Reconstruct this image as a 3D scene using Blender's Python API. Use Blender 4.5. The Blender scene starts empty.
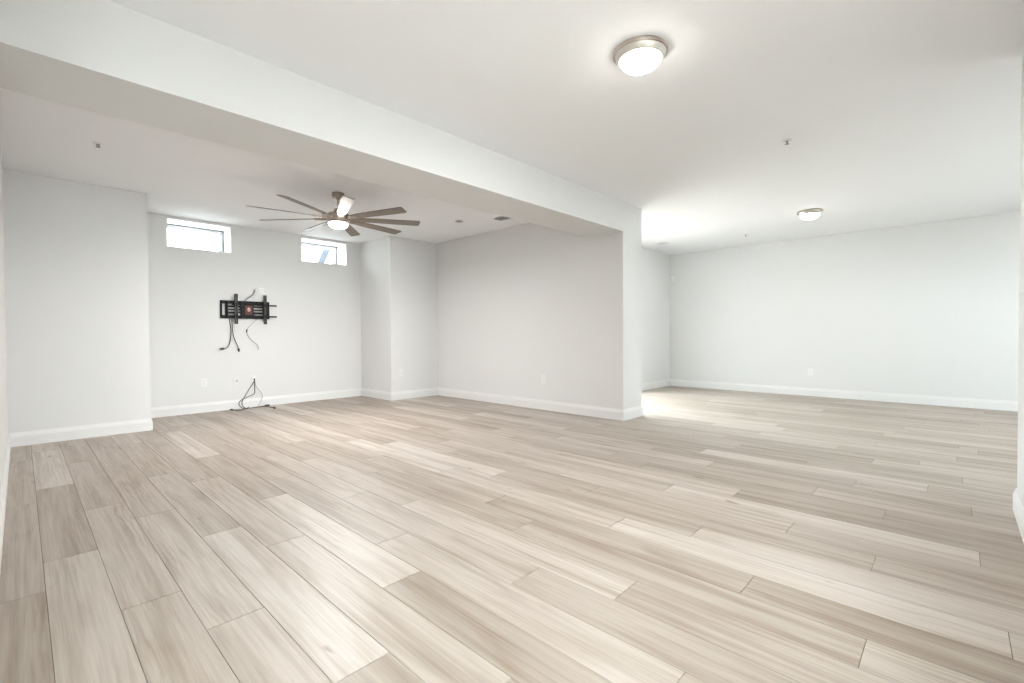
import bpy, bmesh, math, random
from mathutils import Vector, Matrix

S = bpy.context.scene
C = S.collection
PI = math.pi
R = math.radians

# ------------------------------------------------------------------ camera
CAM_H = 1.07
cam_d = bpy.data.cameras.new('camera')
cam_d.sensor_width = 36.0
cam_d.lens = 467.26 / 1024 * 36
cam_d.clip_start = 0.02
cam_d.clip_end = 200
cam = bpy.data.objects.new('camera', cam_d)
C.objects.link(cam)
_F = Vector((0.72506586, 0.68851781, -0.0149241))
_R = Vector((0.6885295, -0.72518998, -0.0051585))
_U = Vector((0.01437452, 0.00653543, 0.99987532))
_M = Matrix((_R, _U, -_F)).transposed().to_4x4()
_M.translation = Vector((0, 0, CAM_H))
cam.matrix_world = _M
S.camera = cam

# ------------------------------------------------------------------ colour management, sky
S.view_settings.view_transform = 'Standard'
S.view_settings.look = 'None'
S.view_settings.exposure = 0.37
S.view_settings.gamma = 1.0
S.view_settings.use_curve_mapping = False

SKY = 24.0
LAMP_W = 24.0       # watts thrown down by a dome light
FAN_W = 55.0        # and by the fan's lamp
FAN_GLOW = 60.0
GLOW = 22.0         # radiance of the lit glass itself
w = bpy.data.worlds.new('overcast_sky')
S.world = w
w.use_nodes = True
nt = w.node_tree
nt.nodes.clear()
wo = nt.nodes.new('ShaderNodeOutputWorld')
bg = nt.nodes.new('ShaderNodeBackground')
bg.inputs[0].default_value = (0.88, 0.94, 1.0, 1)
bg.inputs[1].default_value = SKY
nt.links.new(bg.outputs[0], wo.inputs[0])

# ------------------------------------------------------------------ materials
def nodes_of(name):
    m = bpy.data.materials.new(name)
    m.use_nodes = True
    n = m.node_tree
    return m, n, n.nodes['Principled BSDF'], n.links

def simple(name, col, rough=0.5, metal=0.0, var=0.03, scale=20.0, bump=0.0, bscale=200.0, spec=0.5, aniso=None):
    """principled surface with a slight procedural mottling and optional fine bump"""
    m, n, b, l = nodes_of(name)
    tc = n.nodes.new('ShaderNodeTexCoord')
    mp = n.nodes.new('ShaderNodeMapping')
    if aniso:
        mp.inputs['Scale'].default_value = aniso
    l.new(tc.outputs['Object'], mp.inputs[0])
    no = n.nodes.new('ShaderNodeTexNoise')
    no.inputs['Scale'].default_value = scale
    no.inputs['Detail'].default_value = 3
    l.new(mp.outputs[0], no.inputs['Vector'])
    mx = n.nodes.new('ShaderNodeMix')
    mx.data_type = 'RGBA'
    lo = [max(0, c * (1 - var)) for c in col]
    hi = [min(1, c * (1 + var)) for c in col]
    mx.inputs[6].default_value = (*lo, 1)
    mx.inputs[7].default_value = (*hi, 1)
    l.new(no.outputs[0], mx.inputs[0])
    l.new(mx.outputs[2], b.inputs['Base Color'])
    b.inputs['Roughness'].default_value = rough
    b.inputs['Metallic'].default_value = metal
    b.inputs['Specular IOR Level'].default_value = spec
    if bump:
        nb = n.nodes.new('ShaderNodeTexNoise')
        nb.inputs['Scale'].default_value = bscale
        nb.inputs['Detail'].default_value = 2
        l.new(tc.outputs['Object'], nb.inputs['Vector'])
        bp = n.nodes.new('ShaderNodeBump')
        bp.inputs['Strength'].default_value = bump
        bp.inputs['Distance'].default_value = 0.002
        l.new(nb.outputs[0], bp.inputs['Height'])
        l.new(bp.outputs[0], b.inputs['Normal'])
    return m

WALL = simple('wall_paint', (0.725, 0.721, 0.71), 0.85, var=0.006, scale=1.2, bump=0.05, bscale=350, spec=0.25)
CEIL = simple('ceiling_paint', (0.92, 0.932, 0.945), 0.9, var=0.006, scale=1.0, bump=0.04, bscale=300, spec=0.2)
TRIM = simple('trim_paint', (0.78, 0.775, 0.765), 0.4, var=0.006, scale=3.0)
VINYL = simple('window_vinyl', (0.86, 0.87, 0.88), 0.35, var=0.006, scale=3.0)
GAP_SHADE = simple('shadow_gap_grey', (0.13, 0.135, 0.145), 0.6)
PLATE = simple('plate_plastic', (0.79, 0.785, 0.77), 0.3, var=0.005)
SLOT = simple('slot_dark', (0.06, 0.06, 0.06), 0.6)
NICKEL = simple('brushed_nickel', (0.56, 0.50, 0.44), 0.33, 1.0, var=0.06, scale=60, aniso=(1, 1, 8))
RING_LT = simple('satin_nickel_band', (0.72, 0.69, 0.64), 0.4, 1.0, var=0.03, scale=60)
NICKEL_DK = simple('aged_nickel', (0.33, 0.28, 0.24), 0.36, 1.0, var=0.08, scale=60)
BLADE = simple('blade_finish', (0.23, 0.195, 0.165), 0.42, 0.35, var=0.05, scale=30, aniso=(1, 14, 14))
BLACK = simple('black_steel', (0.008, 0.0075, 0.0075), 0.55, 0.0, spec=0.25, var=0.15, scale=40)
GREYST = simple('grey_steel', (0.042, 0.040, 0.038), 0.5, 0.3, var=0.1, scale=40)
BADGE = simple('red_badge', (0.095, 0.022, 0.017), 0.5, var=0.1, scale=60)
BADGE_EM = simple('badge_emblem', (0.62, 0.40, 0.34), 0.5, var=0.05)
CABLE_BK = simple('black_cable', (0.03, 0.028, 0.027), 0.5, var=0.1)
CABLE_GY = simple('dark_grey_cable', (0.09, 0.086, 0.08), 0.5, var=0.1)
CABLE_LT = simple('pale_grey_cable', (0.42, 0.41, 0.39), 0.5, var=0.05)
GALV = simple('painted_steel_stringer', (0.020, 0.024, 0.033), 0.7, var=0.1, scale=8, spec=0.2)
CONC = simple('concrete', (0.46, 0.45, 0.43), 0.9, var=0.12, scale=6, bump=0.2, bscale=60)

def emission(name, col, strength):
    m, n, b, l = nodes_of(name)
    b.inputs['Base Color'].default_value = (0.9, 0.88, 0.84, 1)
    b.inputs['Roughness'].default_value = 0.3
    b.inputs['Emission Color'].default_value = (*col, 1)
    b.inputs['Emission Strength'].default_value = strength
    return m
OPAL = emission('lit_opal_glass', (1.0, 0.95, 0.88), GLOW)
OPAL_FAN = emission('lit_fan_glass', (1.0, 0.96, 0.91), FAN_GLOW)

def bulb(parent, z, radius, watts):
    """disc lamp at the underside of the lit glass, throwing its light down"""
    d = bpy.data.lights.new('lamp_light', 'AREA')
    d.shape = 'DISK'; d.size = radius * 2; d.energy = watts; d.color = (1.0, 0.99, 0.98)
    o = bpy.data.objects.new('lamp_light', d); C.objects.link(o)
    o.parent = parent; o.location = (0, 0, z)
    return o

def glass_mat():
    m = bpy.data.materials.new('window_glass')
    m.use_nodes = True
    n = m.node_tree
    n.nodes.clear()
    o = n.nodes.new('ShaderNodeOutputMaterial')
    t = n.nodes.new('ShaderNodeBsdfTransparent')
    t.inputs[0].default_value = (0.96, 0.98, 0.97, 1)
    g = n.nodes.new('ShaderNodeBsdfGlossy')
    g.inputs['Roughness'].default_value = 0.02
    mx = n.nodes.new('ShaderNodeMixShader')
    mx.inputs[0].default_value = 0.05
    n.links.new(t.outputs[0], mx.inputs[1])
    n.links.new(g.outputs[0], mx.inputs[2])
    n.links.new(mx.outputs[0], o.inputs[0])
    return m
GLASS = glass_mat()

def plank_mat():
    m, n, b, l = nodes_of('oak_vinyl_plank')
    N = n.nodes.new
    at = N('ShaderNodeAttribute'); at.attribute_name = 'plank'
    sep = N('ShaderNodeSeparateColor'); l.new(at.outputs['Color'], sep.inputs[0])
    tc = N('ShaderNodeTexCoord')
    sc = N('ShaderNodeVectorMath'); sc.operation = 'SCALE'
    cmb = N('ShaderNodeCombineXYZ')
    l.new(sep.outputs[1], cmb.inputs[0]); l.new(sep.outputs[2], cmb.inputs[1]); l.new(sep.outputs[1], cmb.inputs[2])
    l.new(cmb.outputs[0], sc.inputs[0]); sc.inputs['Scale'].default_value = 40.0
    add = N('ShaderNodeVectorMath'); add.operation = 'ADD'
    l.new(tc.outputs['Object'], add.inputs[0]); l.new(sc.outputs[0], add.inputs[1])
    def noise(scale, vec_scale, detail=3, rough=0.55, dist=0.0):
        mp = N('ShaderNodeMapping'); mp.inputs['Scale'].default_value = vec_scale
        l.new(add.outputs[0], mp.inputs[0])
        no = N('ShaderNodeTexNoise')
        no.inputs['Scale'].default_value = scale; no.inputs['Detail'].default_value = detail
        no.inputs['Roughness'].default_value = rough; no.inputs['Distortion'].default_value = dist
        l.new(mp.outputs[0], no.inputs['Vector'])
        return no.outputs[0]
    def ramp(src, p0, p1, c0=(0, 0, 0, 1), c1=(1, 1, 1, 1)):
        r = N('ShaderNodeValToRGB')
        r.color_ramp.elements[0].position = p0; r.color_ramp.elements[0].color = c0
        r.color_ramp.elements[1].position = p1; r.color_ramp.elements[1].color = c1
        l.new(src, r.inputs[0]); return r.outputs[0]
    def mixc(fac, a, c, mode='MIX'):
        x = N('ShaderNodeMix'); x.data_type = 'RGBA'; x.blend_type = mode
        for v, i in ((fac, 0), (a, 6), (c, 7)):
            if isinstance(v, (float, int)): x.inputs[i].default_value = v
            elif isinstance(v, tuple): x.inputs[i].default_value = v
            else: l.new(v, x.inputs[i])
        return x.outputs[2]
    # plank base tone
    base = ramp(sep.outputs[0], 0.0, 1.0, (0.385, 0.330, 0.278, 1), (0.575, 0.529, 0.480, 1))
    # broad streaks that run with the board
    streak = ramp(noise(1.0, (15, 0.55, 1), 3, 0.62, 0.35), 0.45, 0.76)
    c1 = mixc(streak, base, mixc(1.0, base, (0.64, 0.575, 0.51, 1), 'MULTIPLY'))
    blot = ramp(noise(1.0, (9, 1.5, 1), 2, 0.5, 0.8), 0.50, 0.72)
    c1 = mixc(blot, c1, mixc(1.0, c1, (0.87, 0.835, 0.80, 1), 'MULTIPLY'))
    # fine fibres
    fib = ramp(noise(1.0, (120, 2.6, 1), 3, 0.6), 0.40, 0.62)
    c2 = mixc(fib, mixc(1.0, c1, (0.90, 0.885, 0.87, 1), 'MULTIPLY'), c1)
    # cathedral figure, in patches
    mp = N('ShaderNodeMapping'); mp.inputs['Scale'].default_value = (1.0, 0.16, 1)
    l.new(add.outputs[0], mp.inputs[0])
    wv = N('ShaderNodeTexWave'); wv.wave_type = 'BANDS'; wv.bands_direction = 'X'
    wv.inputs['Scale'].default_value = 13; wv.inputs['Distortion'].default_value = 9
    wv.inputs['Detail'].default_value = 2; wv.inputs['Detail Scale'].default_value = 1.3
    l.new(mp.outputs[0], wv.inputs['Vector'])
    patch = ramp(noise(1.0, (5, 1.3, 1), 1, 0.5), 0.56, 0.70)
    figm = N('ShaderNodeMath'); figm.operation = 'MULTIPLY'
    l.new(ramp(wv.outputs[0], 0.45, 0.95), figm.inputs[0]); l.new(patch, figm.inputs[1])
    c3 = mixc(figm.outputs[0], c2, mixc(1.0, c2, (0.82, 0.785, 0.745, 1), 'MULTIPLY'))
    # small knots
    kn = ramp(noise(1.0, (16, 5, 1), 1, 0.4), 0.75, 0.83)
    c4 = mixc(kn, c3, mixc(1.0, c3, (0.66, 0.58, 0.52, 1), 'MULTIPLY'))
    l.new(c4, b.inputs['Base Color'])
    ro = N('ShaderNodeMapRange'); l.new(fib, ro.inputs[0])
    ro.inputs[3].default_value = 0.47; ro.inputs[4].default_value = 0.41
    l.new(ro.outputs[0], b.inputs['Roughness'])
    b.inputs['Specular IOR Level'].default_value = 0.5
    bp = N('ShaderNodeBump'); bp.inputs['Strength'].default_value = 0.12; bp.inputs['Distance'].default_value = 0.001
    l.new(fib, bp.inputs['Height']); l.new(bp.outputs[0], b.inputs['Normal'])
    return m
PLANK = plank_mat()
GROOVE = simple('plank_groove', (0.13, 0.10, 0.08), 0.9)

# ------------------------------------------------------------------ mesh helpers
class MB:
    def __init__(self):
        self.bm = bmesh.new()
    def box(self, a, b, M=None, bevel=0.0, seg=2):
        x0, y0, z0 = (min(a[i], b[i]) for i in range(3))
        x1, y1, z1 = (max(a[i], b[i]) for i in range(3))
        vs = [self.bm.verts.new((x, y, z)) for z in (z0, z1) for y in (y0, y1) for x in (x0, x1)]
        fs = [self.bm.faces.new([vs[i] for i in f]) for f in
              ((0, 2, 3, 1), (4, 5, 7, 6), (0, 1, 5, 4), (2, 6, 7, 3), (0, 4, 6, 2), (1, 3, 7, 5))]
        if bevel:
            es = list({e for f in fs for e in f.edges})
            r = bmesh.ops.bevel(self.bm, geom=es, offset=bevel, segments=seg, affect='EDGES', clamp_overlap=True)
            vs = list({v for f in r['faces'] for v in f.verts} | {v for v in vs if v.is_valid})
        if M is not None:
            for v in vs: v.co = M @ v.co
        return self
    def lathe(self, prof, n=40, M=None, cap=True):
        """prof: list of (radius, z) bottom or top first, spun round z"""
        rings = []
        for r, z in prof:
            if r < 1e-6:
                rings.append([self.bm.verts.new((0, 0, z))])
            else:
                rings.append([self.bm.verts.new((r * math.cos(2 * PI * i / n), r * math.sin(2 * PI * i / n), z)) for i in range(n)])
        for a, b in zip(rings, rings[1:]):
            for i in range(n):
                j = (i + 1) % n
                if len(a) == 1 and len(b) == 1: continue
                if len(a) == 1: self.bm.faces.new((a[0], b[i], b[j]))
                elif len(b) == 1: self.bm.faces.new((a[i], b[0], a[j]))
                else: self.bm.faces.new((a[i], b[i], b[j], a[j]))
        if cap:
            for rg in (rings[0], rings[-1]):
                if len(rg) > 2: self.bm.faces.new(rg)
        if M is not None:
            for rg in rings:
                for v in rg: v.co = M @ v.co
        return self
    def cyl(self, p, q, r, n=20, r2=None):
        p, q = Vector(p), Vector(q)
        d = q - p
        M = Matrix.Translation(p) @ d.to_track_quat('Z', 'Y').to_matrix().to_4x4()
        return self.lathe([(r, 0), (r if r2 is None else r2, d.length)], n, M)
    def prism(self, pts, ext):
        """planar polygon pts (3d) extruded by vector ext"""
        e = Vector(ext)
        a = [self.bm.verts.new(p) for p in pts]
        b = [self.bm.verts.new(Vector(p) + e) for p in pts]
        n = len(pts)
        self.bm.faces.new(a); self.bm.faces.new(list(reversed(b)))
        for i in range(n):
            j = (i + 1) % n
            self.bm.faces.new((a[i], b[i], b[j], a[j]))
        return self
    def build(self, name, mat, parent=None, smooth=False, loc=None):
        bmesh.ops.recalc_face_normals(self.bm, faces=self.bm.faces[:])
        me = bpy.data.meshes.new(name)
        self.bm.to_mesh(me); self.bm.free()
        if smooth:
            for p in me.polygons: p.use_smooth = True
            try: me.set_sharp_from_angle(angle=R(38))
            except Exception: pass
        me.materials.append(mat)
        o = bpy.data.objects.new(name, me)
        C.objects.link(o)
        if parent: o.parent = parent
        if loc: o.location = loc
        return o

def catmull(pts, sub=8):
    P = [Vector(p) for p in pts]
    P = [P[0] * 2 - P[1]] + P + [P[-1] * 2 - P[-2]]
    out = []
    for i in range(1, len(P) - 2):
        a, b, c, d = P[i - 1:i + 3]
        for k in range(sub):
            t = k / sub
            out.append(0.5 * ((2 * b) + (c - a) * t + (2 * a - 5 * b + 4 * c - d) * t * t + (3 * b - a - 3 * c + d) * t ** 3))
    out.append(P[-2])
    return out

def tube(mb, pts, r, n=10, sub=8):
    pts = catmull(pts, sub)
    prev = None
    up = Vector((0.31, 0.87, 0.38)).normalized()
    for i, p in enumerate(pts):
        t = (pts[min(i + 1, len(pts) - 1)] - pts[max(i - 1, 0)]).normalized()
        s = t.cross(up)
        if s.length < 1e-3: s = t.cross(Vector((1, 0, 0)))
        s.normalize(); u2 = s.cross(t).normalized()
        up = u2
        ring = [mb.bm.verts.new(p + (s * math.cos(2 * PI * k / n) + u2 * math.sin(2 * PI * k / n)) * r) for k in range(n)]
        if prev:
            for k in range(n):
                j = (k + 1) % n
                mb.bm.faces.new((prev[k], prev[j], ring[j], ring[k]))
        else:
            mb.bm.faces.new(ring)
        prev = ring
    mb.bm.faces.new(prev)
    return mb

def tag(o, label=None, cat=None, group=None, kind=None):
    if label: o['label'] = label
    if cat: o['category'] = cat
    if group: o['group'] = group
    if kind: o['kind'] = kind
    return o

def thing(name, label, cat, loc=(0, 0, 0), rotz=0.0, group=None):
    o = bpy.data.objects.new(name, None)
    o.empty_display_size = 0.1
    C.objects.link(o)
    o.location = loc; o.rotation_euler = (0, 0, rotz)
    return tag(o, label, cat, group)

def copy_tree(o, parent=None):
    c = o.copy(); C.objects.link(c)
    if parent: c.parent = parent
    for ch in list(o.children): copy_tree(ch, c)
    return c

def struct(name, mb, mat, label, cat, smooth=False):
    return tag(mb.build(name, mat, smooth=smooth), label, cat, kind='structure')

# ------------------------------------------------------------------ room dimensions (metres, camera corner = origin)
E_ = 0.008                      # plaster face behind the baseboard face
H = 2.69                        # ceiling
HB = 2.331                      # underside of the dropped beam
XL = -0.084 - E_                # left wall
YP = 6.651 + E_                 # pier face
XP = 1.024 - E_                 # pier right side
YT = 7.639 + E_                 # wall with the windows
XC = 4.158 + E_                 # column left side
YC = 6.672 + E_                 # column face
XB = 5.104 + E_                 # bay right wall
YB0, YB1 = 2.961 + E_, 3.51     # beam front / back
XE = 5.592 - E_                 # end of the bay wall
YN = 4.275 + E_                 # nook wall with the glass door
XF = 9.224 + E_                 # far right wall
YR = -0.272                 # near right wall
XR = 4.097 - E_                 # its free end
YO = 8.25                       # outer face
HW = 1.3                        # hall opening in the left wall starts before this

# floor -------------------------------------------------------------
PW, PX0, PL = 0.1962, 0.060, 1.53
OFF = {-1: 2.77, 0: 3.124, 1: 2.355, 2: 1.97, 3: 1.378, 4: 2.527, 5: 1.753, 6: 2.143, 7: 1.377, 8: 0.992, 9: 0.219,
       10: 2.167, 11: 1.387, 12: 1.01, 13: 0.27, 14: 0.655, 15: -0.09, 16: 2.588, 17: 0.297, 18: 0.684, 19: -0.076,
       20: 0.514, 21: 0.133, 22: 2.419, 23: -0.042, 24: 0.493}
# tone of single boards read from the photograph, keyed by (strip, y of the board's near end)
TONE = {(3, 1.98): 0.95, (-1, 1.24): 0.12, (-1, 2.77): 0.5, (0, 3.12): 0.35, (0, 1.59): 0.7, (1, 2.36): 0.6, (1, 0.82): 0.5,
        (2, 1.97): 0.75, (2, 3.5): 0.3, (2, 0.44): 0.7, (3, 1.38): 0.9, (4, 2.53): 0.7, (4, 1.0): 0.75, (3, -0.15): 0.3,
        (5, 1.75): 0.95, (5, 0.22): 0.35, (6, 2.14): 0.6, (6, 0.61): 0.75, (4, -0.53): 0.35, (7, 1.38): 0.7, (7, -0.15): 0.45,
        (8, 0.99): 0.9, (8, -0.54): 0.6, (8, 2.52): 0.7, (9, 1.73): 0.4, (9, 0.2): 0.5, (10, 0.64): 0.45, (11, -0.12): 0.95,
        (12, 1.01): 0.55, (12, -0.52): 0.85, (13, 1.8): 0.35, (0, 4.65): 0.85, (1, 5.48): 0.8}
def floor():
    random.seed(4)
    bm = bmesh.new()
    lay = bm.loops.layers.color.new('plank')
    x_lo, x_hi, y_lo, y_hi = -1.65, 9.35, -3.1, 7.9
    g = 0.0011; d = 0.0012
    i0 = math.floor((x_lo - PX0) / PW); i1 = math.ceil((x_hi - PX0) / PW)
    for i in range(i0, i1):
        off = OFF.get(i, random.uniform(0, PL))
        k0 = math.floor((y_lo - off) / PL)
        for k in range(k0, k0 + 10):
            ya = off + k * PL; yb = ya + PL
            tone = min(1, max(0, random.gauss(0.55, 0.24))); seed = random.random(); s2 = random.random()
            for (ti, ty), tv in TONE.items():
                if ti == i and abs(ty - ya) < 0.04: tone = tv
            xa, xb = PX0 + i * PW, PX0 + (i + 1) * PW
            xa, xb, ya, yb = max(xa, x_lo), min(xb, x_hi), max(ya, y_lo), min(yb, y_hi)
            if xb - xa < 0.01 or yb - ya < 0.01: continue
            top = [(xa + g, ya + g, -0.0004), (xb - g, ya + g, -0.0004), (xb - g, yb - g, -0.0004), (xa + g, yb - g, -0.0004)]
            inn = [(xa + g + d, ya + g + d, 0), (xb - g - d, ya + g + d, 0), (xb - g - d, yb - g - d, 0), (xa + g + d, yb - g - d, 0)]
            low = [(x, y, -0.004) for x, y, z in top]
            T = [bm.verts.new(v) for v in top]; I = [bm.verts.new(v) for v in inn]; L = [bm.verts.new(v) for v in low]
            fs = [bm.faces.new(I)]
            for a in range(4):
                b = (a + 1) % 4
                fs.append(bm.faces.new((T[a], T[b], I[b], I[a])))
                fs.append(bm.faces.new((L[a], L[b], T[b], T[a])))
            for f in fs:
                for lp in f.loops: lp[lay] = (tone, seed, s2, 1)
    n0 = len(bm.faces)
    m = MB(); m.bm.free(); m.bm = bm
    m.box((x_lo, y_lo, -0.12), (x_hi, y_hi, -0.0035))
    bm.faces.ensure_lookup_table()
    for f in bm.faces[n0:]: f.material_index = 1
    me = bpy.data.meshes.new('floor')
    for f in bm.faces[:n0]:
        if f.normal.length == 0: f.normal_update()
    bm.to_mesh(me); bm.free()
    me.materials.append(PLANK); me.materials.append(GROOVE)
    o = bpy.data.objects.new('floor', me); C.objects.link(o)
    tag(o, 'pale greige oak look plank floor running through the whole room', 'floor', kind='structure')
floor()

# ceiling -------------------------------------------------------------
m = MB()
m.box((-1.8, YR - 0.15, H), (XE, YO, H + 0.15)); m.box((XE, -3.2, H), (9.5, YN + 0.2, H + 0.15))
m.box((-1.8, -1.95, H), (1.05, YR - 0.15, H + 0.15)); m.box((XR - 0.15, -3.2, H), (XE, YR - 0.15, H + 0.15))
struct('ceiling', m, CEIL, 'plain white painted drywall ceiling', 'ceiling')
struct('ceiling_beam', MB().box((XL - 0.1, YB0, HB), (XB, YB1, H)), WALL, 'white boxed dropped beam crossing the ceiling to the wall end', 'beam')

# walls -------------------------------------------------------------
WZ0, WZ1, WX = 2.268, 2.655, ((1.364, 2.140), (3.132, 3.914))
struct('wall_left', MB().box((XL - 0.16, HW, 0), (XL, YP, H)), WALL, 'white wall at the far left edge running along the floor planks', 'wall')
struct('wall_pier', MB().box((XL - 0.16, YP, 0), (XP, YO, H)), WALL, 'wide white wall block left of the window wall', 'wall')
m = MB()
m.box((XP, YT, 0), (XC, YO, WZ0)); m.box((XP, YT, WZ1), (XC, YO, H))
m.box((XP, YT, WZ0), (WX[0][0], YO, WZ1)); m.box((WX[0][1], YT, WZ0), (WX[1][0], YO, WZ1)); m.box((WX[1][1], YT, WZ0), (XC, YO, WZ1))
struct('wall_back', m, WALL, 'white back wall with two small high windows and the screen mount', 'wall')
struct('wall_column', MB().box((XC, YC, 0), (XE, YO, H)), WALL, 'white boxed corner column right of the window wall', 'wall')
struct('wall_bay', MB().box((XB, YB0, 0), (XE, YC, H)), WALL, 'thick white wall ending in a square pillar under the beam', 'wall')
DX0, DX1, DZ = 5.76, 7.52, 2.06
m = MB()
m.box((XE, YN, 0), (DX0, YN + 0.2, H)); m.box((DX1, YN, 0), (XF + 0.2, YN + 0.2, H)); m.box((DX0, YN, DZ), (DX1, YN + 0.2, H))
struct('wall_nook', m, WALL, 'short white wall just right of the pillar end', 'wall')
struct('wall_right', MB().box((XF, -3.0, 0), (XF + 0.2, YN, H)), WALL, 'long plain white wall at far right', 'wall')
ND0, ND1, WS = 1.45, 2.30, 1.0         # added fill window behind the viewpoint and its sill height
m = MB()
m.box((0.9, YR - 0.15, 0), (ND0, YR, H)); m.box((ND1, YR - 0.15, 0), (XR, YR, H)); m.box((ND0, YR - 0.15, DZ), (ND1, YR, H)); m.box((ND0, YR - 0.15, 0), (ND1, YR, WS))
struct('wall_near', m, WALL, 'white wall end at the right edge carrying a light switch', 'wall')
# behind the camera: a hall on the left, the rest of the far room on the right
struct('wall_return', MB().box((XR - 0.15, -3.0, 0), (XR, YR - 0.15, H)), WALL, 'white wall behind the switch wall', 'wall')
RD0, RD1 = 5.3, 7.9
m = MB()
m.box((XR - 0.15, -3.2, 0), (RD0, -3.0, H)); m.box((RD1, -3.2, 0), (XF + 0.2, -3.0, H)); m.box((RD0, -3.2, DZ), (RD1, -3.0, H)); m.box((RD0, -3.2, 0), (RD1, -3.0, WS))
struct('wall_rear', m, WALL, 'white end wall of the far room', 'wall')
m = MB()
m.box((-1.75, -1.95, 0), (-1.6, HW + 0.15, H)); m.box((-1.75, -1.95, 0), (-1.2, -1.8, H)); m.box((0.3, -1.95, 0), (1.05, -1.8, H)); m.box((-1.2, -1.95, DZ), (0.3, -1.8, H)); m.box((0.9, -1.8, 0), (1.05, YR - 0.15, H))
m.box((-1.6, HW, 0), (XL - 0.16, HW + 0.15, H))
struct('wall_hall', m, WALL, 'white walls of the hall behind the viewpoint', 'wall')

# baseboards: swept profile ------------------------------------------
BT, BH = 0.016, 0.137
PROF = [(0, 0), (BT, 0), (BT, 0.098), (BT - 0.003, 0.101), (BT - 0.0035, 0.108), (BT - 0.007, 0.118), (BT - 0.010, 0.128), (BT - 0.011, BH), (0, BH)]
def baseboard(name, pts, label, closed_ends=True):
    """pts: plan polyline along the wall face, room on the LEFT of the direction of travel"""
    m = MB()
    P = [Vector((x, y)) for x, y in pts]
    rings = []
    for i, p in enumerate(P):
        dirs = []
        if i > 0: dirs.append((P[i] - P[i - 1]).normalized())
        if i < len(P) - 1: dirs.append((P[i + 1] - P[i]).normalized())
        ns = [Vector((-d.y, d.x)) for d in dirs]
        if len(ns) == 1: off = ns[0]
        else: off = (ns[0] + ns[1]) / (1 + ns[0].dot(ns[1]))
        rings.append([m.bm.verts.new((p.x + off.x * t, p.y + off.y * t, z)) for t, z in PROF])
    n = len(PROF)
    for a, b in zip(rings, rings[1:]):
        for k in range(n):
            j = (k + 1) % n
            m.bm.faces.new((a[k], a[j], b[j], b[k]))
    m.bm.faces.new(rings[0]); m.bm.faces.new(list(reversed(rings[-1])))
    struct(name, m, TRIM, label, 'baseboard')
baseboard('baseboard_left', [(XL, YP), (XL, HW), (XL - 0.16, HW)], 'white baseboard along the far left wall')
baseboard('baseboard_pier', [(XP, YT), (XP, YP), (XL, YP)], 'white moulded baseboard on the wide left wall block')
baseboard('baseboard_back', [(XC, YT), (XP, YT)], 'white baseboard under the screen mount wall')
baseboard('baseboard_column', [(XB, YC), (XC, YC), (XC, YT)], 'white baseboard wrapping the corner column')
baseboard('baseboard_bay', [(XE, YN), (XE, YB0), (XB, YB0), (XB, YC)], 'white baseboard along the bay wall and round the pillar foot')
baseboard('baseboard_nook', [(XF, YN), (DX1 + 0.07, YN)], 'white baseboard on the short wall right of the pillar')
baseboard('baseboard_right', [(XF, -3.0), (XF, YN)], 'long white baseboard under the far right wall')
baseboard('baseboard_near', [(0.9, YR), (XR, YR), (XR, -3.0)], 'white baseboard at the right edge below the switch')

# ------------------------------------------------------------------ windows
def window(idx, x0, x1, label):
    yf = YT + 0.34
    root = tag(thing('window_%d' % idx, label, 'window', ((x0 + x1) / 2, yf, WZ0)), kind='structure')
    hw, hh = (x1 - x0) / 2, WZ1 - WZ0
    lt = 0.012
    m = MB()       # white jamb liner boards of the deep reveal
    m.box((-hw, -0.345, hh - lt), (hw, 0.0, hh)); m.box((-hw, -0.345, 0), (hw, 0.0, lt))
    m.box((-hw, -0.345, lt), (-hw + lt, 0.0, hh - lt)); m.box((hw - lt, -0.345, lt), (hw, 0.0, hh - lt))
    m.build('jamb_liner', TRIM, root)
    m = MB()
    fw = 0.03
    a, b, c, d = -hw, hw, 0.0, hh
    m.box((a, 0, c), (b, 0.07, c + fw)); m.box((a, 0, d - fw), (b, 0.07, d))
    m.box((a, 0, c + fw), (a + fw, 0.07, d - fw)); m.box((b - fw, 0, c + fw), (b, 0.07, d - fw))
    m.build('window_frame', VINYL, root)
    m = MB()
    sw = 0.035
    a, b, c, d = a + fw, b - fw, c + fw, d - fw
    m.box((a, 0.02, c), (b, 0.06, c + sw)); m.box((a, 0.02, d - sw), (b, 0.06, d))
    m.box((a, 0.02, c + sw), (a + sw, 0.06, d - sw)); m.box((b - sw, 0.02, c + sw), (b, 0.06, d - sw))
    m.build('sash', VINYL, root)
    MB().box((a + sw - 0.005, 0.036, c + sw - 0.005), (b - sw + 0.005, 0.042, d - sw + 0.005)).build('pane', GLASS, root)
    m = MB()       # dark strip painting the shadow gap where reveal meets frame, facing the room
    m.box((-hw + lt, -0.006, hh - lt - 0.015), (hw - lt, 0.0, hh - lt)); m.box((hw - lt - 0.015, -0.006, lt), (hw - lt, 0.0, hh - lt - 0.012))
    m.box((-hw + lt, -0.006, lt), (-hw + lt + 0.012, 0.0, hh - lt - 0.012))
    m.build('shadow_strip', GAP_SHADE, root)
    m = MB()       # latch at the head of the sash
    m.box((-0.035, 0.004, d - 0.014), (0.035, 0.022, d + 0.004), bevel=0.003)
    m.build('latch', VINYL, root)
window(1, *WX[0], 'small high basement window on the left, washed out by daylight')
window(2, *WX[1], 'small high basement window on the right, slanted shape seen outside')

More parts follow.
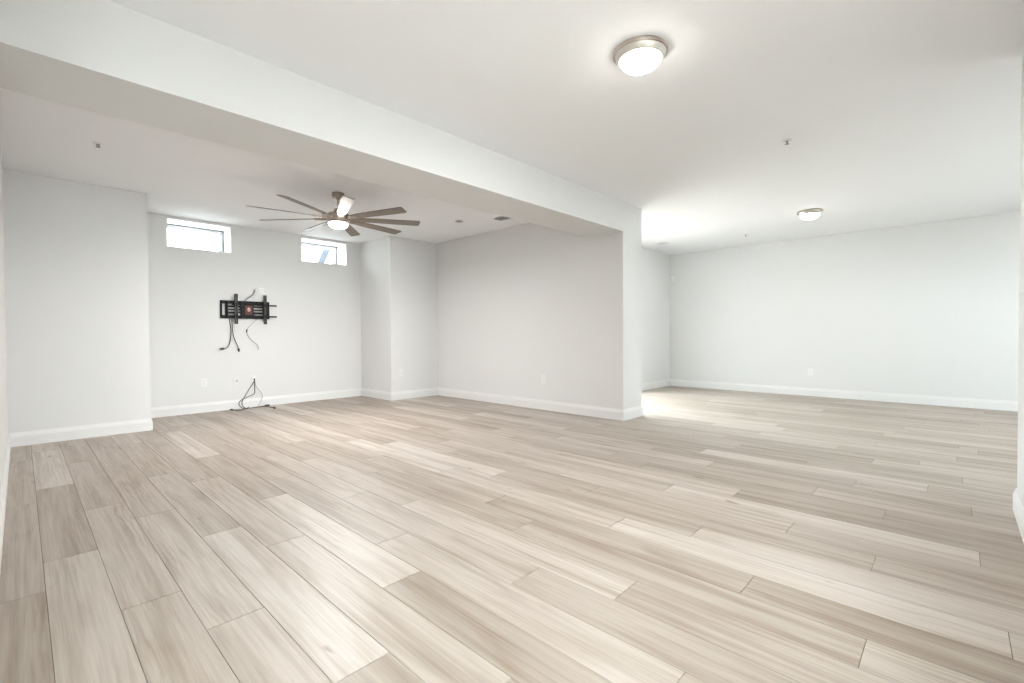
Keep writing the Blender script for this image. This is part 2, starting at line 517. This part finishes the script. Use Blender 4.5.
# glass sliding door in the short wall, hidden by the pillar
def glass_door(name, label, loc, rotz, Wd, DZ=DZ, kind='door'):
    root = tag(thing(name, label, kind, loc, rotz), kind='structure')
    m = MB()
    m.box((0, 0.04, 0), (0.05, 0.17, DZ)); m.box((Wd - 0.05, 0.04, 0), (Wd, 0.17, DZ)); m.box((0.05, 0.04, DZ - 0.05), (Wd - 0.05, 0.17, DZ)); m.box((0.05, 0.04, 0), (Wd - 0.05, 0.17, 0.03))
    m.build(kind + '_frame', VINYL, root)
    for x0, x1, y in ((0.05, Wd / 2 + 0.03, 0.065), (Wd / 2 - 0.03, Wd - 0.05, 0.115)):
        m = MB()
        m.box((x0, y, 0.03), (x0 + 0.06, y + 0.035, DZ - 0.05)); m.box((x1 - 0.06, y, 0.03), (x1, y + 0.035, DZ - 0.05))
        m.box((x0 + 0.06, y, 0.03), (x1 - 0.06, y + 0.035, 0.11)); m.box((x0 + 0.06, y, DZ - 0.12), (x1 - 0.06, y + 0.035, DZ - 0.05))
        p = m.build(kind + '_panel', VINYL, root)
        MB().box((x0 + 0.055, y + 0.014, 0.105), (x1 - 0.055, y + 0.02, DZ - 0.115)).build('pane', GLASS, p)
    m = MB()
    m.box((-0.06, -0.014, 0), (0.0, 0.0, DZ + 0.06)); m.box((Wd, -0.014, 0), (Wd + 0.06, 0.0, DZ + 0.06)); m.box((0, -0.014, DZ), (Wd, 0.0, DZ + 0.06))
    m.build(kind + '_casing', TRIM, root)
    m = MB(); m.box((0.075, 0.035, DZ * 0.46), (0.10, 0.065, DZ * 0.46 + 0.2), bevel=0.006); m.build(kind + '_handle', VINYL, root)
glass_door('door_1', 'sliding glass door behind the pillar letting in daylight', (DX0, YN, 0), 0, DX1 - DX0)
glass_door('fill_door', 'added sliding glass door in the unseen hall, for fill daylight', (0.3, -1.8, 0), PI, 1.5)  # added out of view, lets in even daylight from behind the camera
glass_door('window_3', 'added window in the unseen part of the switch wall, for fill daylight', (ND1, YR, WS), PI, ND1 - ND0, DZ - WS, 'window')  # added opening, never in view, sized for fill on the near room
glass_door('window_4', 'added unseen window at the rear of the far room, for fill daylight', (RD1, -3.0, WS), PI, RD1 - RD0, DZ - WS, 'window')  # added opening, never in view, brightens the far room and beam
struct('exterior_ground', MB().box((XE, YN + 0.2, -0.15), (16, 20, -0.02)).box((1.05, -14, -0.15), (XR - 0.15, YR - 0.15, -0.02)).box((-6, -14, -0.15), (1.05, -1.95, -0.02)).box((XR - 0.15, -14, -0.15), (16, -3.2, -0.02)), CONC, 'pale concrete walk outside the glass door', 'ground')

struct('exterior_yard', MB().box((-5, YO, 1.6), (XE, 22, 2.08)), CONC, 'pale paving outside the high windows', 'ground')
# slanted steel stringer of an outside stair, seen through the right hand window
m = MB()
m.prism([(4.083, 9.62, 2.08), (4.223, 9.62, 2.08), (4.60, 9.62, 2.98), (4.46, 9.62, 2.98)], (0, 0.06, 0))
tag(m.build('stair_stringer', GALV), 'slanted blue grey bar outside the right hand high window', 'stair stringer')

# ------------------------------------------------------------------ ceiling fan
fan = thing('ceiling_fan', 'large brushed nickel nine blade ceiling fan with lit lamp', 'ceiling fan', (2.516, 5.105, H))
m = MB(); m.lathe([(0.052, 0), (0.066, -0.004), (0.068, -0.05), (0.060, -0.062), (0.03, -0.066), (0.018, -0.064)], 40); m.build('canopy', NICKEL_DK, fan, True)
m = MB(); m.lathe([(0.024, -0.060), (0.024, -0.075), (0.0135, -0.082), (0.0135, -0.20)], 24); m.build('downrod', NICKEL, fan, True)
m = MB(); m.lathe([(0.0135, -0.170), (0.030, -0.178), (0.047, -0.186), (0.050, -0.192), (0.050, -0.222), (0.058, -0.226)], 36); m.build('yoke_cover', NICKEL_DK, fan, True)
m = MB(); m.lathe([(0.05, -0.222), (0.085, -0.226), (0.110, -0.238), (0.124, -0.256), (0.126, -0.275), (0.118, -0.281), (0.118, -0.296),
                   (0.126, -0.302), (0.126, -0.318), (0.112, -0.330), (0.06, -0.334)], 48); m.build('motor_housing', NICKEL, fan, True)
m = MB(); m.lathe([(0.110, -0.326), (0.118, -0.334), (0.118, -0.346), (0.106, -0.350)], 48, cap=False); m.build('lamp_ring', NICKEL, fan, True)
m = MB(); m.lathe([(0.0, -0.326), (0.104, -0.326), (0.103, -0.352), (0.094, -0.376), (0.078, -0.390), (0.05, -0.398), (0.0, -0.400)], 48); m.build('lamp_glass', OPAL_FAN, fan, True)
bulb(fan, -0.4006, 0.048, FAN_W)
def blade_mesh():
    m = MB()
    # outline along +x, slightly flared, rounded raked tip
    up = [(0.235, 0.040), (0.27, 0.046), (0.45, 0.052), (0.70, 0.058), (0.86, 0.061), (0.893, 0.058), (0.905, 0.048)]
    lo = [(0.915, -0.045), (0.908, -0.056), (0.880, -0.061), (0.70, -0.058), (0.45, -0.052), (0.27, -0.046), (0.235, -0.040)]
    t = 0.009
    m.prism([(x, y, -t / 2) for x, y in up + lo], (0, 0, t))
    es = [e for e in m.bm.edges if abs(e.verts[0].co.z - e.verts[1].co.z) < 1e-6]
    bmesh.ops.bevel(m.bm, geom=es, offset=0.0018, segments=2, affect='EDGES', clamp_overlap=True)
    return m
def arm_mesh():
    m = MB()
    m.prism([(0.105, -0.020, -0.020), (0.105, 0.020, -0.020), (0.17, 0.026, -0.012), (0.29, 0.034, -0.004), (0.30, 0.028, -0.004),
             (0.30, -0.028, -0.004), (0.29, -0.034, -0.004), (0.17, -0.026, -0.012)], (0, 0, 0.001))
    m2 = MB()
    m2.box((0.095, -0.022, -0.016), (0.18, 0.022, 0.016), bevel=0.005)
    m2.box((0.15, -0.030, -0.013), (0.275, 0.030, 0.009), bevel=0.004)
    for x in (0.205, 0.245):
        for y in (-0.016, 0.016):
            m2.cyl((x, y, -0.017), (x, y, -0.012), 0.005, 12)
    m.bm.free()
    return m2
PITCH = R(12.5)
BZ = -0.290
b0 = blade_mesh().build('blade', BLADE, fan)
a0 = arm_mesh().build('blade_arm', NICKEL_DK, b0, True)
for k in range(9):
    if k == 0: b = b0
    else:
        b = b0.copy(); C.objects.link(b); b.parent = fan
        a = a0.copy(); C.objects.link(a); a.parent = b
    b.matrix_local = Matrix.Translation((0, 0, BZ)) @ Matrix.Rotation(R(10 + 40 * k), 4, 'Z') @ Matrix.Rotation(-PITCH, 4, 'X')

# ------------------------------------------------------------------ flush ceiling lights
def flush_light(loc, label, watts=LAMP_W):
    root = thing('flush_light', label, 'ceiling light', loc, group='flush dome ceiling lights')
    m = MB(); m.lathe([(0.10, 0), (0.144, 0), (0.150, -0.006), (0.152, -0.016), (0.149, -0.023), (0.145, -0.025), (0.143, -0.022), (0.10, -0.018)], 56)
    m.build('metal_ring', NICKEL, root, True)
    m = MB(); m.lathe([(0.10, -0.018), (0.143, -0.022), (0.140, -0.030), (0.132, -0.042), (0.124, -0.050), (0.119, -0.054), (0.114, -0.050), (0.10, -0.040)], 56)
    m.build('inner_ring', RING_LT, root, True)
    m = MB(); m.lathe([(0.0, -0.040), (0.112, -0.040), (0.113, -0.056), (0.107, -0.070), (0.093, -0.086), (0.068, -0.099), (0.036, -0.107), (0.0, -0.109)], 56)
    m.build('glass_dome', OPAL, root, True)
    bulb(root, -0.1098, 0.034, watts)
    return root
flush_light((2.472, 1.321, H), 'nearest flush dome ceiling light with brushed nickel ring, lit')
flush_light((7.262, 1.417, H), 'far flush dome ceiling light before the far right wall, lit', 5.0)
flush_light((-0.45, -0.75, H), 'added flush dome ceiling light in the unseen hall, for fill')  # added lamp out of view, fills the room from behind the camera

# ------------------------------------------------------------------ ceiling bits
SPRINK = simple('sprinkler_metal', (0.30, 0.29, 0.275), 0.4, 0.6)
def sprinkler(loc, label, rotz=0):
    root = thing('fire_sprinkler', label, 'sprinkler', loc, rotz, 'pendent sprinkler heads')
    m = MB(); m.lathe([(0.010, 0), (0.036, 0), (0.037, -0.003), (0.030, -0.007), (0.016, -0.009), (0.010, -0.008)], 32); m.build('escutcheon', PLATE, root, True)
    m = MB(); m.cyl((0, 0, -0.006), (0, 0, -0.014), 0.010, 16)
    for s in (-1, 1):
        m.cyl((s * 0.009, 0, -0.012), (s * 0.011, 0, -0.024), 0.0028, 8); m.cyl((s * 0.011, 0, -0.022), (0, 0, -0.030), 0.0028, 8)
    m.build('frame', SPRINK, root, True)
    m = MB(); m.lathe([(0, -0.029), (0.006, -0.029), (0.0165, -0.032), (0.0165, -0.0335), (0, -0.0335)], 20); m.build('deflector', SPRINK, root, True)
    m = MB(); m.cyl((0, 0, -0.013), (0, 0, -0.028), 0.0022, 8); m.build('bulb', BADGE, root, True)
    return root
sp = sprinkler((4.459, 1.038, H), 'dark tipped sprinkler head between the two dome lights')
for loc, lab in (((8.20, 2.50, H), 'small sprinkler head left of the far dome light'),
                 ((0.474, 5.218, H), 'sprinkler head above the wide left wall block')):
    c = copy_tree(sp); c.location = loc; c['label'] = lab

d = thing('sprinkler_cover', 'flat round ceiling cover plate between fan and air register', 'ceiling cover', (4.335, 5.146, H))
MB().lathe([(0.030, 0), (0.030, -0.006)], 32).build('collar', PLATE, d, True)
MB().lathe([(0.0, -0.005), (0.052, -0.005), (0.055, -0.0065), (0.052, -0.009), (0.0, -0.0095)], 40).build('cover_plate', simple('cover_grey', (0.42, 0.42, 0.41), 0.5), d, True)

d = thing('downlight', 'small unlit recessed downlight by the corner right of the pillar', 'downlight', (7.945, 3.807, H))
MB().lathe([(0.068, 0.0), (0.092, 0.0), (0.094, -0.004), (0.088, -0.008), (0.070, -0.006)], 40).build('trim_ring', PLATE, d, True)
MB().lathe([(0.0, -0.0015), (0.069, -0.0015), (0.069, -0.003), (0.0, -0.003)], 40).build('lens', simple('lens_grey', (0.38, 0.38, 0.37), 0.4), d, True)

v = thing('air_register', 'white ceiling air register beside the beam, near the bay wall', 'air vent', (4.64, 4.54, H), R(0))
m = MB()
hx, hy = 0.075, 0.14
m.box((-hx - 0.02, -hy - 0.02, -0.006), (-hx, hy + 0.02, 0), bevel=0.002); m.box((hx, -hy - 0.02, -0.006), (hx + 0.02, hy + 0.02, 0), bevel=0.002)
m.box((-hx, -hy - 0.02, -0.006), (hx, -hy, 0), bevel=0.002); m.box((-hx, hy, -0.006), (hx, hy + 0.02, 0), bevel=0.002)
m.build('frame', PLATE, v)
MB().box((-hx, -hy, -0.0012), (hx, hy, -0.0002)).build('duct_opening', simple('duct_grey', (0.42, 0.42, 0.41), 0.6), v)
for k in range(9):
    y = -hy + 0.016 + k * 0.031
    m = MB(); m.box((-hx, -0.011, -0.0009), (hx, 0.011, 0.0009), Matrix.Translation((0, y, -0.010)) @ Matrix.Rotation(R(40), 4, 'X'))
    m.build('slat', PLATE, v)

# ------------------------------------------------------------------ wall plates
def face_frame(loc, normal):
    """local x along the wall, y = out of the wall, z up"""
    n = Vector(normal)
    rz = math.atan2(n.y, n.x) - PI / 2
    return loc, rz
def outlet(loc, rz, label):
    root = thing('wall_outlet', label, 'outlet', loc, rz, 'duplex wall outlets')
    MB().box((-0.036, 0, -0.0585), (0.036, 0.006, 0.0585), bevel=0.0025).build('cover_plate', PLATE, root)
    for s in (-1, 1):
        m = MB()
        pts = [(0.0165 * math.cos(a), 0.0055, s * 0.0195 + max(-0.0135, min(0.0135, 0.0165 * math.sin(a)))) for a in [2 * PI * i / 28 for i in range(28)]]
        m.prism(pts, (0, 0.003, 0)); r_ = m.build('receptacle', PLATE, root)
        m = MB()
        for x in (-0.0065, 0.0065): m.box((x - 0.0012, 0.0083, s * 0.0195 - 0.001), (x + 0.0012, 0.0087, s * 0.0195 + 0.008))
        m.cyl((0, 0.0083, s * 0.0195 - 0.007), (0, 0.0087, s * 0.0195 - 0.007), 0.0026, 12)
        m.build('slots', SLOT, r_)
    MB().cyl((0, 0.0055, 0), (0, 0.0072, 0), 0.003, 12).build('screw', PLATE, root)
    return root
FACE_Y = PI            # plate facing -y
FACE_X = PI / 2        # plate facing -x
o0 = outlet((1.772, YT, 0.420), FACE_Y, 'white wall outlet left of the loose cables on the window wall')
for loc, rz, lab in (((4.352, YC, 0.447), FACE_Y, 'white wall outlet on the corner column face'),
                     ((XB, 4.244, 0.436), FACE_X, 'white wall outlet on the bay wall left of the pillar'),
                     ((XF, 1.785, 0.410), FACE_X, 'white wall outlet on the far right wall')):
    c = copy_tree(o0); c.location = loc; c.rotation_euler = (0, 0, rz); c['label'] = lab

p = thing('jack_plate', 'small white wall plate with one dark jack left of the loose cables', 'wall plate', (2.172, YT, 0.410), FACE_Y)
MB().box((-0.036, 0, -0.0585), (0.036, 0.005, 0.0585), bevel=0.0025).build('cover_plate', simple('plate_wall_tone', (0.735, 0.73, 0.72), 0.5), p)
MB().cyl((-0.012, 0.004, 0.0), (-0.012, 0.013, 0.0), 0.0075, 16).build('jack', GREYST, p, True)

p = thing('cable_plate', 'white cable pass through plate above the cables on the floor', 'wall plate', (2.412, YT, 0.43), FACE_Y)
MB().box((-0.034, 0, -0.045), (0.034, 0.005, 0.045), bevel=0.0025).build('cover_plate', PLATE, p)
m = MB(); m.lathe([(0.012, 0.0), (0.020, 0.0), (0.020, 0.018), (0.012, 0.022)], 20, Matrix.Translation((0, 0.004, 0)) @ Matrix.Rotation(R(-90), 4, 'X')); m.build('bushing', PLATE, p, True)

p = thing('power_plate', 'tall white recessed plate on the wall behind the screen mount', 'wall plate', (2.533, YT, 1.70), FACE_Y)
m = MB()
m.box((-0.040, 0, -0.10), (0.040, 0.006, 0.10), bevel=0.0025)
m.build('cover_plate', PLATE, p)
MB().box((-0.022, 0.0055, -0.02), (0.022, 0.008, 0.06), bevel=0.001).build('receptacle', PLATE, p)

p = thing('light_switch', 'white toggle light switch on the wall at the right edge', 'light switch', (3.69, YR, 1.292), 0.0)
MB().box((-0.036, 0, -0.0585), (0.036, 0.0065, 0.0585), bevel=0.0025).build('cover_plate', PLATE, p)
m = MB(); m.box((-0.005, 0.004, -0.010), (0.005, 0.022, 0.004), Matrix.Translation((0, 0, 0.002)) @ Matrix.Rotation(R(-22), 4, 'X'), bevel=0.0015); m.build('toggle', PLATE, p)
for s in (-1, 1): MB().cyl((0, 0.006, s * 0.030), (0, 0.0075, s * 0.030), 0.003, 12).build('screw', GREYST, p)

p = thing('motion_sensor', 'small white motion sensor high in the corner right of the pillar', 'motion sensor', (XF, 4.21, 2.185), FACE_X)
m = MB(); m.prism([(-0.030, 0, -0.055), (0.030, 0, -0.055), (0.030, 0, 0.06), (-0.030, 0, 0.06)], (0, 0.028, 0))
bmesh.ops.bevel(m.bm, geom=m.bm.edges[:], offset=0.007, segments=3, affect='EDGES'); m.build('housing', PLATE, p, True)
MB().box((-0.020, 0.024, -0.040), (0.020, 0.032, 0.005), bevel=0.005).build('lens', simple('sensor_lens', (0.70, 0.70, 0.69), 0.3), p)

# ------------------------------------------------------------------ screen mount on the wall (local x right in view, y out of the wall is -Y)
mt = thing('screen_mount', 'black articulated screen wall mount without a screen', 'wall mount', (2.307, YT, 1.455))
x0, x1, z0, z1 = -0.330, 0.330, -0.130, 0.130
m = MB()        # wall frame, pressed steel: two long rails and end pieces
for za, zb in ((z1 - 0.048, z1), (z0, z0 + 0.048)):
    m.box((x0, -0.024, za), (x1, 0, zb), bevel=0.004)
m.box((x0, -0.026, z0), (x0 + 0.026, 0, z1), bevel=0.004); m.box((x1 - 0.040, -0.026, z0), (x1, 0, z1), bevel=0.004)
m.box((x0 + 0.066, -0.022, z0), (x0 + 0.088, 0, z1), bevel=0.003)
m.build('wall_frame', BLACK, mt)
for z in (z1 - 0.024, z0 + 0.024):              # slots with bright wall showing and lag bolts
    for x in (-0.285, -0.225, -0.165, -0.02, 0.05, 0.18, 0.265):
        MB().cyl((x, -0.030, z), (x, -0.022, z), 0.0085, 6).build('bolt', GREYST, mt)
m = MB()        # scissor arms: upper and lower on each side of the hub
for s in (-1, 1):
    m.box((0.0 if s > 0 else -0.255, -0.062, s * 0.0 + 0.030), (0.255 if s > 0 else 0.0, -0.040, 0.058), bevel=0.004)
for s in (-1, 1):
    m.box((0.0 if s > 0 else -0.255, -0.062, -0.062), (0.255 if s > 0 else 0.0, -0.040, -0.034), bevel=0.004)
m.build('fold_arm', BLACK, mt)
m = MB()
m.box((-0.24, -0.060, -0.010), (0.24, -0.036, 0.008), bevel=0.003)
m.build('middle_bar', BLACK, mt)
for x in (-0.25, 0.235):
    m = MB()
    m.cyl((x, -0.052, -0.115), (x, -0.052, 0.115), 0.013, 16); m.cyl((x, -0.022, 0.0), (x, -0.052, 0.0), 0.012, 12)
    m.build('hinge_post', BLACK, mt, True)
m = MB(); m.box((-0.075, -0.075, -0.120), (0.095, -0.020, 0.115), bevel=0.006); m.build('centre_block', BLACK, mt)
m = MB(); m.box((-0.128, -0.060, -0.086), (-0.085, -0.040, -0.052), bevel=0.003); m.build('lever', simple('pale_lever', (0.55, 0.54, 0.52), 0.5), mt)
bd = MB().box((-0.024, -0.081, -0.076), (0.074, -0.074, 0.066), bevel=0.002).build('badge', BADGE, mt)
bd['label'] = 'dark red badge with a pale round emblem'
m = MB()
m.lathe([(0.013, 0), (0.021, 0), (0.021, 0.0015), (0.013, 0.0015)], 24, Matrix.Translation((0.026, -0.0805, 0.002)) @ Matrix.Rotation(R(90), 4, 'X') @ Matrix.Scale(1.45, 4, (0, 1, 0)))
m.cyl((0.026, -0.0805, 0.002), (0.026, -0.082, 0.002), 0.009, 16)
m.build('emblem', BADGE_EM, bd)
for z in (0.071, -0.097):        # carriage rails that stick out at the right
    cr = MB().box((-0.20, -0.090, z - 0.011), (0.402, -0.076, z + 0.011), bevel=0.003).build('carriage_rail', BLACK, mt)
    MB().cyl((0.396, -0.083, z), (0.412, -0.083, z), 0.0125, 14).build('rail_cap', GREYST, cr, True)
for xc in (-0.147, 0.244):
    m = MB()
    w2, za, zb = 0.0195, -0.212, 0.224
    m.box((xc - w2, -0.093, za), (xc + w2, -0.089, zb)); m.box((xc - w2, -0.113, za), (xc - w2 + 0.004, -0.089, zb)); m.box((xc + w2 - 0.004, -0.113, za), (xc + w2, -0.089, zb))
    br = m.build('screen_bracket', GREYST, mt)
    MB().box((xc - 0.028, -0.104, 0.045), (xc + 0.028, -0.086, 0.095), bevel=0.003).build('hook', BLACK, br)
    MB().box((xc - 0.028, -0.104, -0.120), (xc + 0.028, -0.086, -0.072), bevel=0.003).build('hook', BLACK, br)

# ------------------------------------------------------------------ cables
def cable(name, label, pts, r, mat, plugs=(), cat='cable'):
    root = thing(name, label, cat, pts[0])
    o = Vector(pts[0])
    loc = [Vector(p) - o for p in pts]
    m = MB(); tube(m, loc, r); m.build('cord', mat, root, True)
    for a, b, pr, pm in plugs:
        a, b = Vector(a) - o, Vector(b) - o
        m = MB(); m.cyl(a, b, pr, 14); k = (b - a).normalized() * pr * 1.2
        m.cyl(b - k * 0.2, b + k, pr * 0.62, 12); m.build('plug', pm, root, True)
    return root
def tv(x, z, off): return (x, YT - off, z)
cable('hanging_cable', 'dark cable rising from the top of the mount to the wall plate',
      [tv(2.298, 1.590, 0.012), tv(2.325, 1.615, 0.016), tv(2.395, 1.672, 0.02), tv(2.425, 1.715, 0.018), tv(2.434, 1.745, 0.015)], 0.0058, CABLE_GY,
      [(tv(2.430, 1.735, 0.016), tv(2.436, 1.758, 0.014), 0.013, CABLE_LT)])
cable('hanging_cable', 'leftmost dark cable hanging under the mount, plug turned left',
      [tv(2.092, 1.321, 0.015), tv(2.096, 1.30, 0.018), tv(2.110, 1.13, 0.025), tv(2.098, 1.0, 0.025), tv(2.072, 0.925, 0.03), tv(2.035, 0.892, 0.035), tv(2.005, 0.888, 0.035)], 0.0058, CABLE_GY,
      [(tv(2.012, 0.889, 0.035), tv(1.978, 0.887, 0.034), 0.014, CABLE_BK)])
cable('hanging_cable', 'second dark cable hanging straight down under the mount',
      [tv(2.122, 1.321, 0.015), tv(2.125, 1.30, 0.018), tv(2.136, 1.10, 0.025), tv(2.172, 0.98, 0.025), tv(2.202, 0.90, 0.028), tv(2.206, 0.875, 0.028)], 0.0055, CABLE_GY,
      [(tv(2.205, 0.885, 0.028), tv(2.209, 0.852, 0.028), 0.014, CABLE_BK)])
cable('hanging_cable', 'thin pale cable curving under the right half of the mount',
      [tv(2.468, 1.322, 0.015), tv(2.450, 1.308, 0.018), tv(2.345, 1.20, 0.025), tv(2.318, 1.14, 0.022), tv(2.362, 1.03, 0.022), tv(2.462, 0.935, 0.025), tv(2.474, 0.865, 0.028)], 0.0045, CABLE_LT,
      [(tv(2.322, 1.165, 0.022), tv(2.318, 1.130, 0.022), 0.010, CABLE_GY)])
cable('floor_cable', 'dark cable sloping straight down from the pass through plate to the floor',
      [tv(2.412, 0.428, 0.015), tv(2.413, 0.405, 0.035), tv(2.325, 0.262, 0.038), tv(2.256, 0.145, 0.045), tv(2.234, 0.10, 0.05), (2.240, 7.585, 0.045), (2.275, 7.545, 0.007), (2.38, 7.555, 0.007), (2.50, 7.585, 0.007), (2.565, 7.590, 0.008)],
      0.0058, CABLE_GY, [((2.545, 7.588, 0.0125), (2.600, 7.592, 0.0125), 0.0125, CABLE_BK)])
cable('floor_cable', 'dark cable with a kink that loops beside the baseboard',
      [tv(2.410, 0.428, 0.015), tv(2.411, 0.40, 0.032), tv(2.412, 0.27, 0.035), tv(2.398, 0.200, 0.04), tv(2.285, 0.156, 0.045), tv(2.214, 0.12, 0.05), tv(2.190, 0.078, 0.06), (2.215, 7.53, 0.022), (2.27, 7.50, 0.0075), (2.36, 7.525, 0.0075), (2.47, 7.555, 0.0075), (2.54, 7.50, 0.0075), (2.56, 7.35, 0.0075), (2.556, 7.26, 0.0075)],
      0.0055, CABLE_GY, [((2.557, 7.275, 0.0125), (2.555, 7.225, 0.0125), 0.0125, CABLE_BK)])
cable('floor_cable', 'thin pale cable bowing to the right down to the floor',
      [tv(2.414, 0.428, 0.015), tv(2.416, 0.395, 0.03), tv(2.432, 0.315, 0.035), tv(2.496, 0.222, 0.035), tv(2.516, 0.158, 0.035), tv(2.500, 0.095, 0.04), (2.445, 7.575, 0.022), (2.37, 7.53, 0.006), (2.28, 7.48, 0.006)],
      0.0042, CABLE_LT)
cable('floor_cable', 'short dark cable lying on the planks left of the cable loops',
      [(2.31, 7.535, 0.0225), (2.24, 7.49, 0.007), (2.18, 7.42, 0.007), (2.125, 7.40, 0.007), (2.09, 7.53, 0.007)],
      0.0050, CABLE_GY, [((2.09, 7.515, 0.011), (2.075, 7.565, 0.011), 0.011, CABLE_BK)])
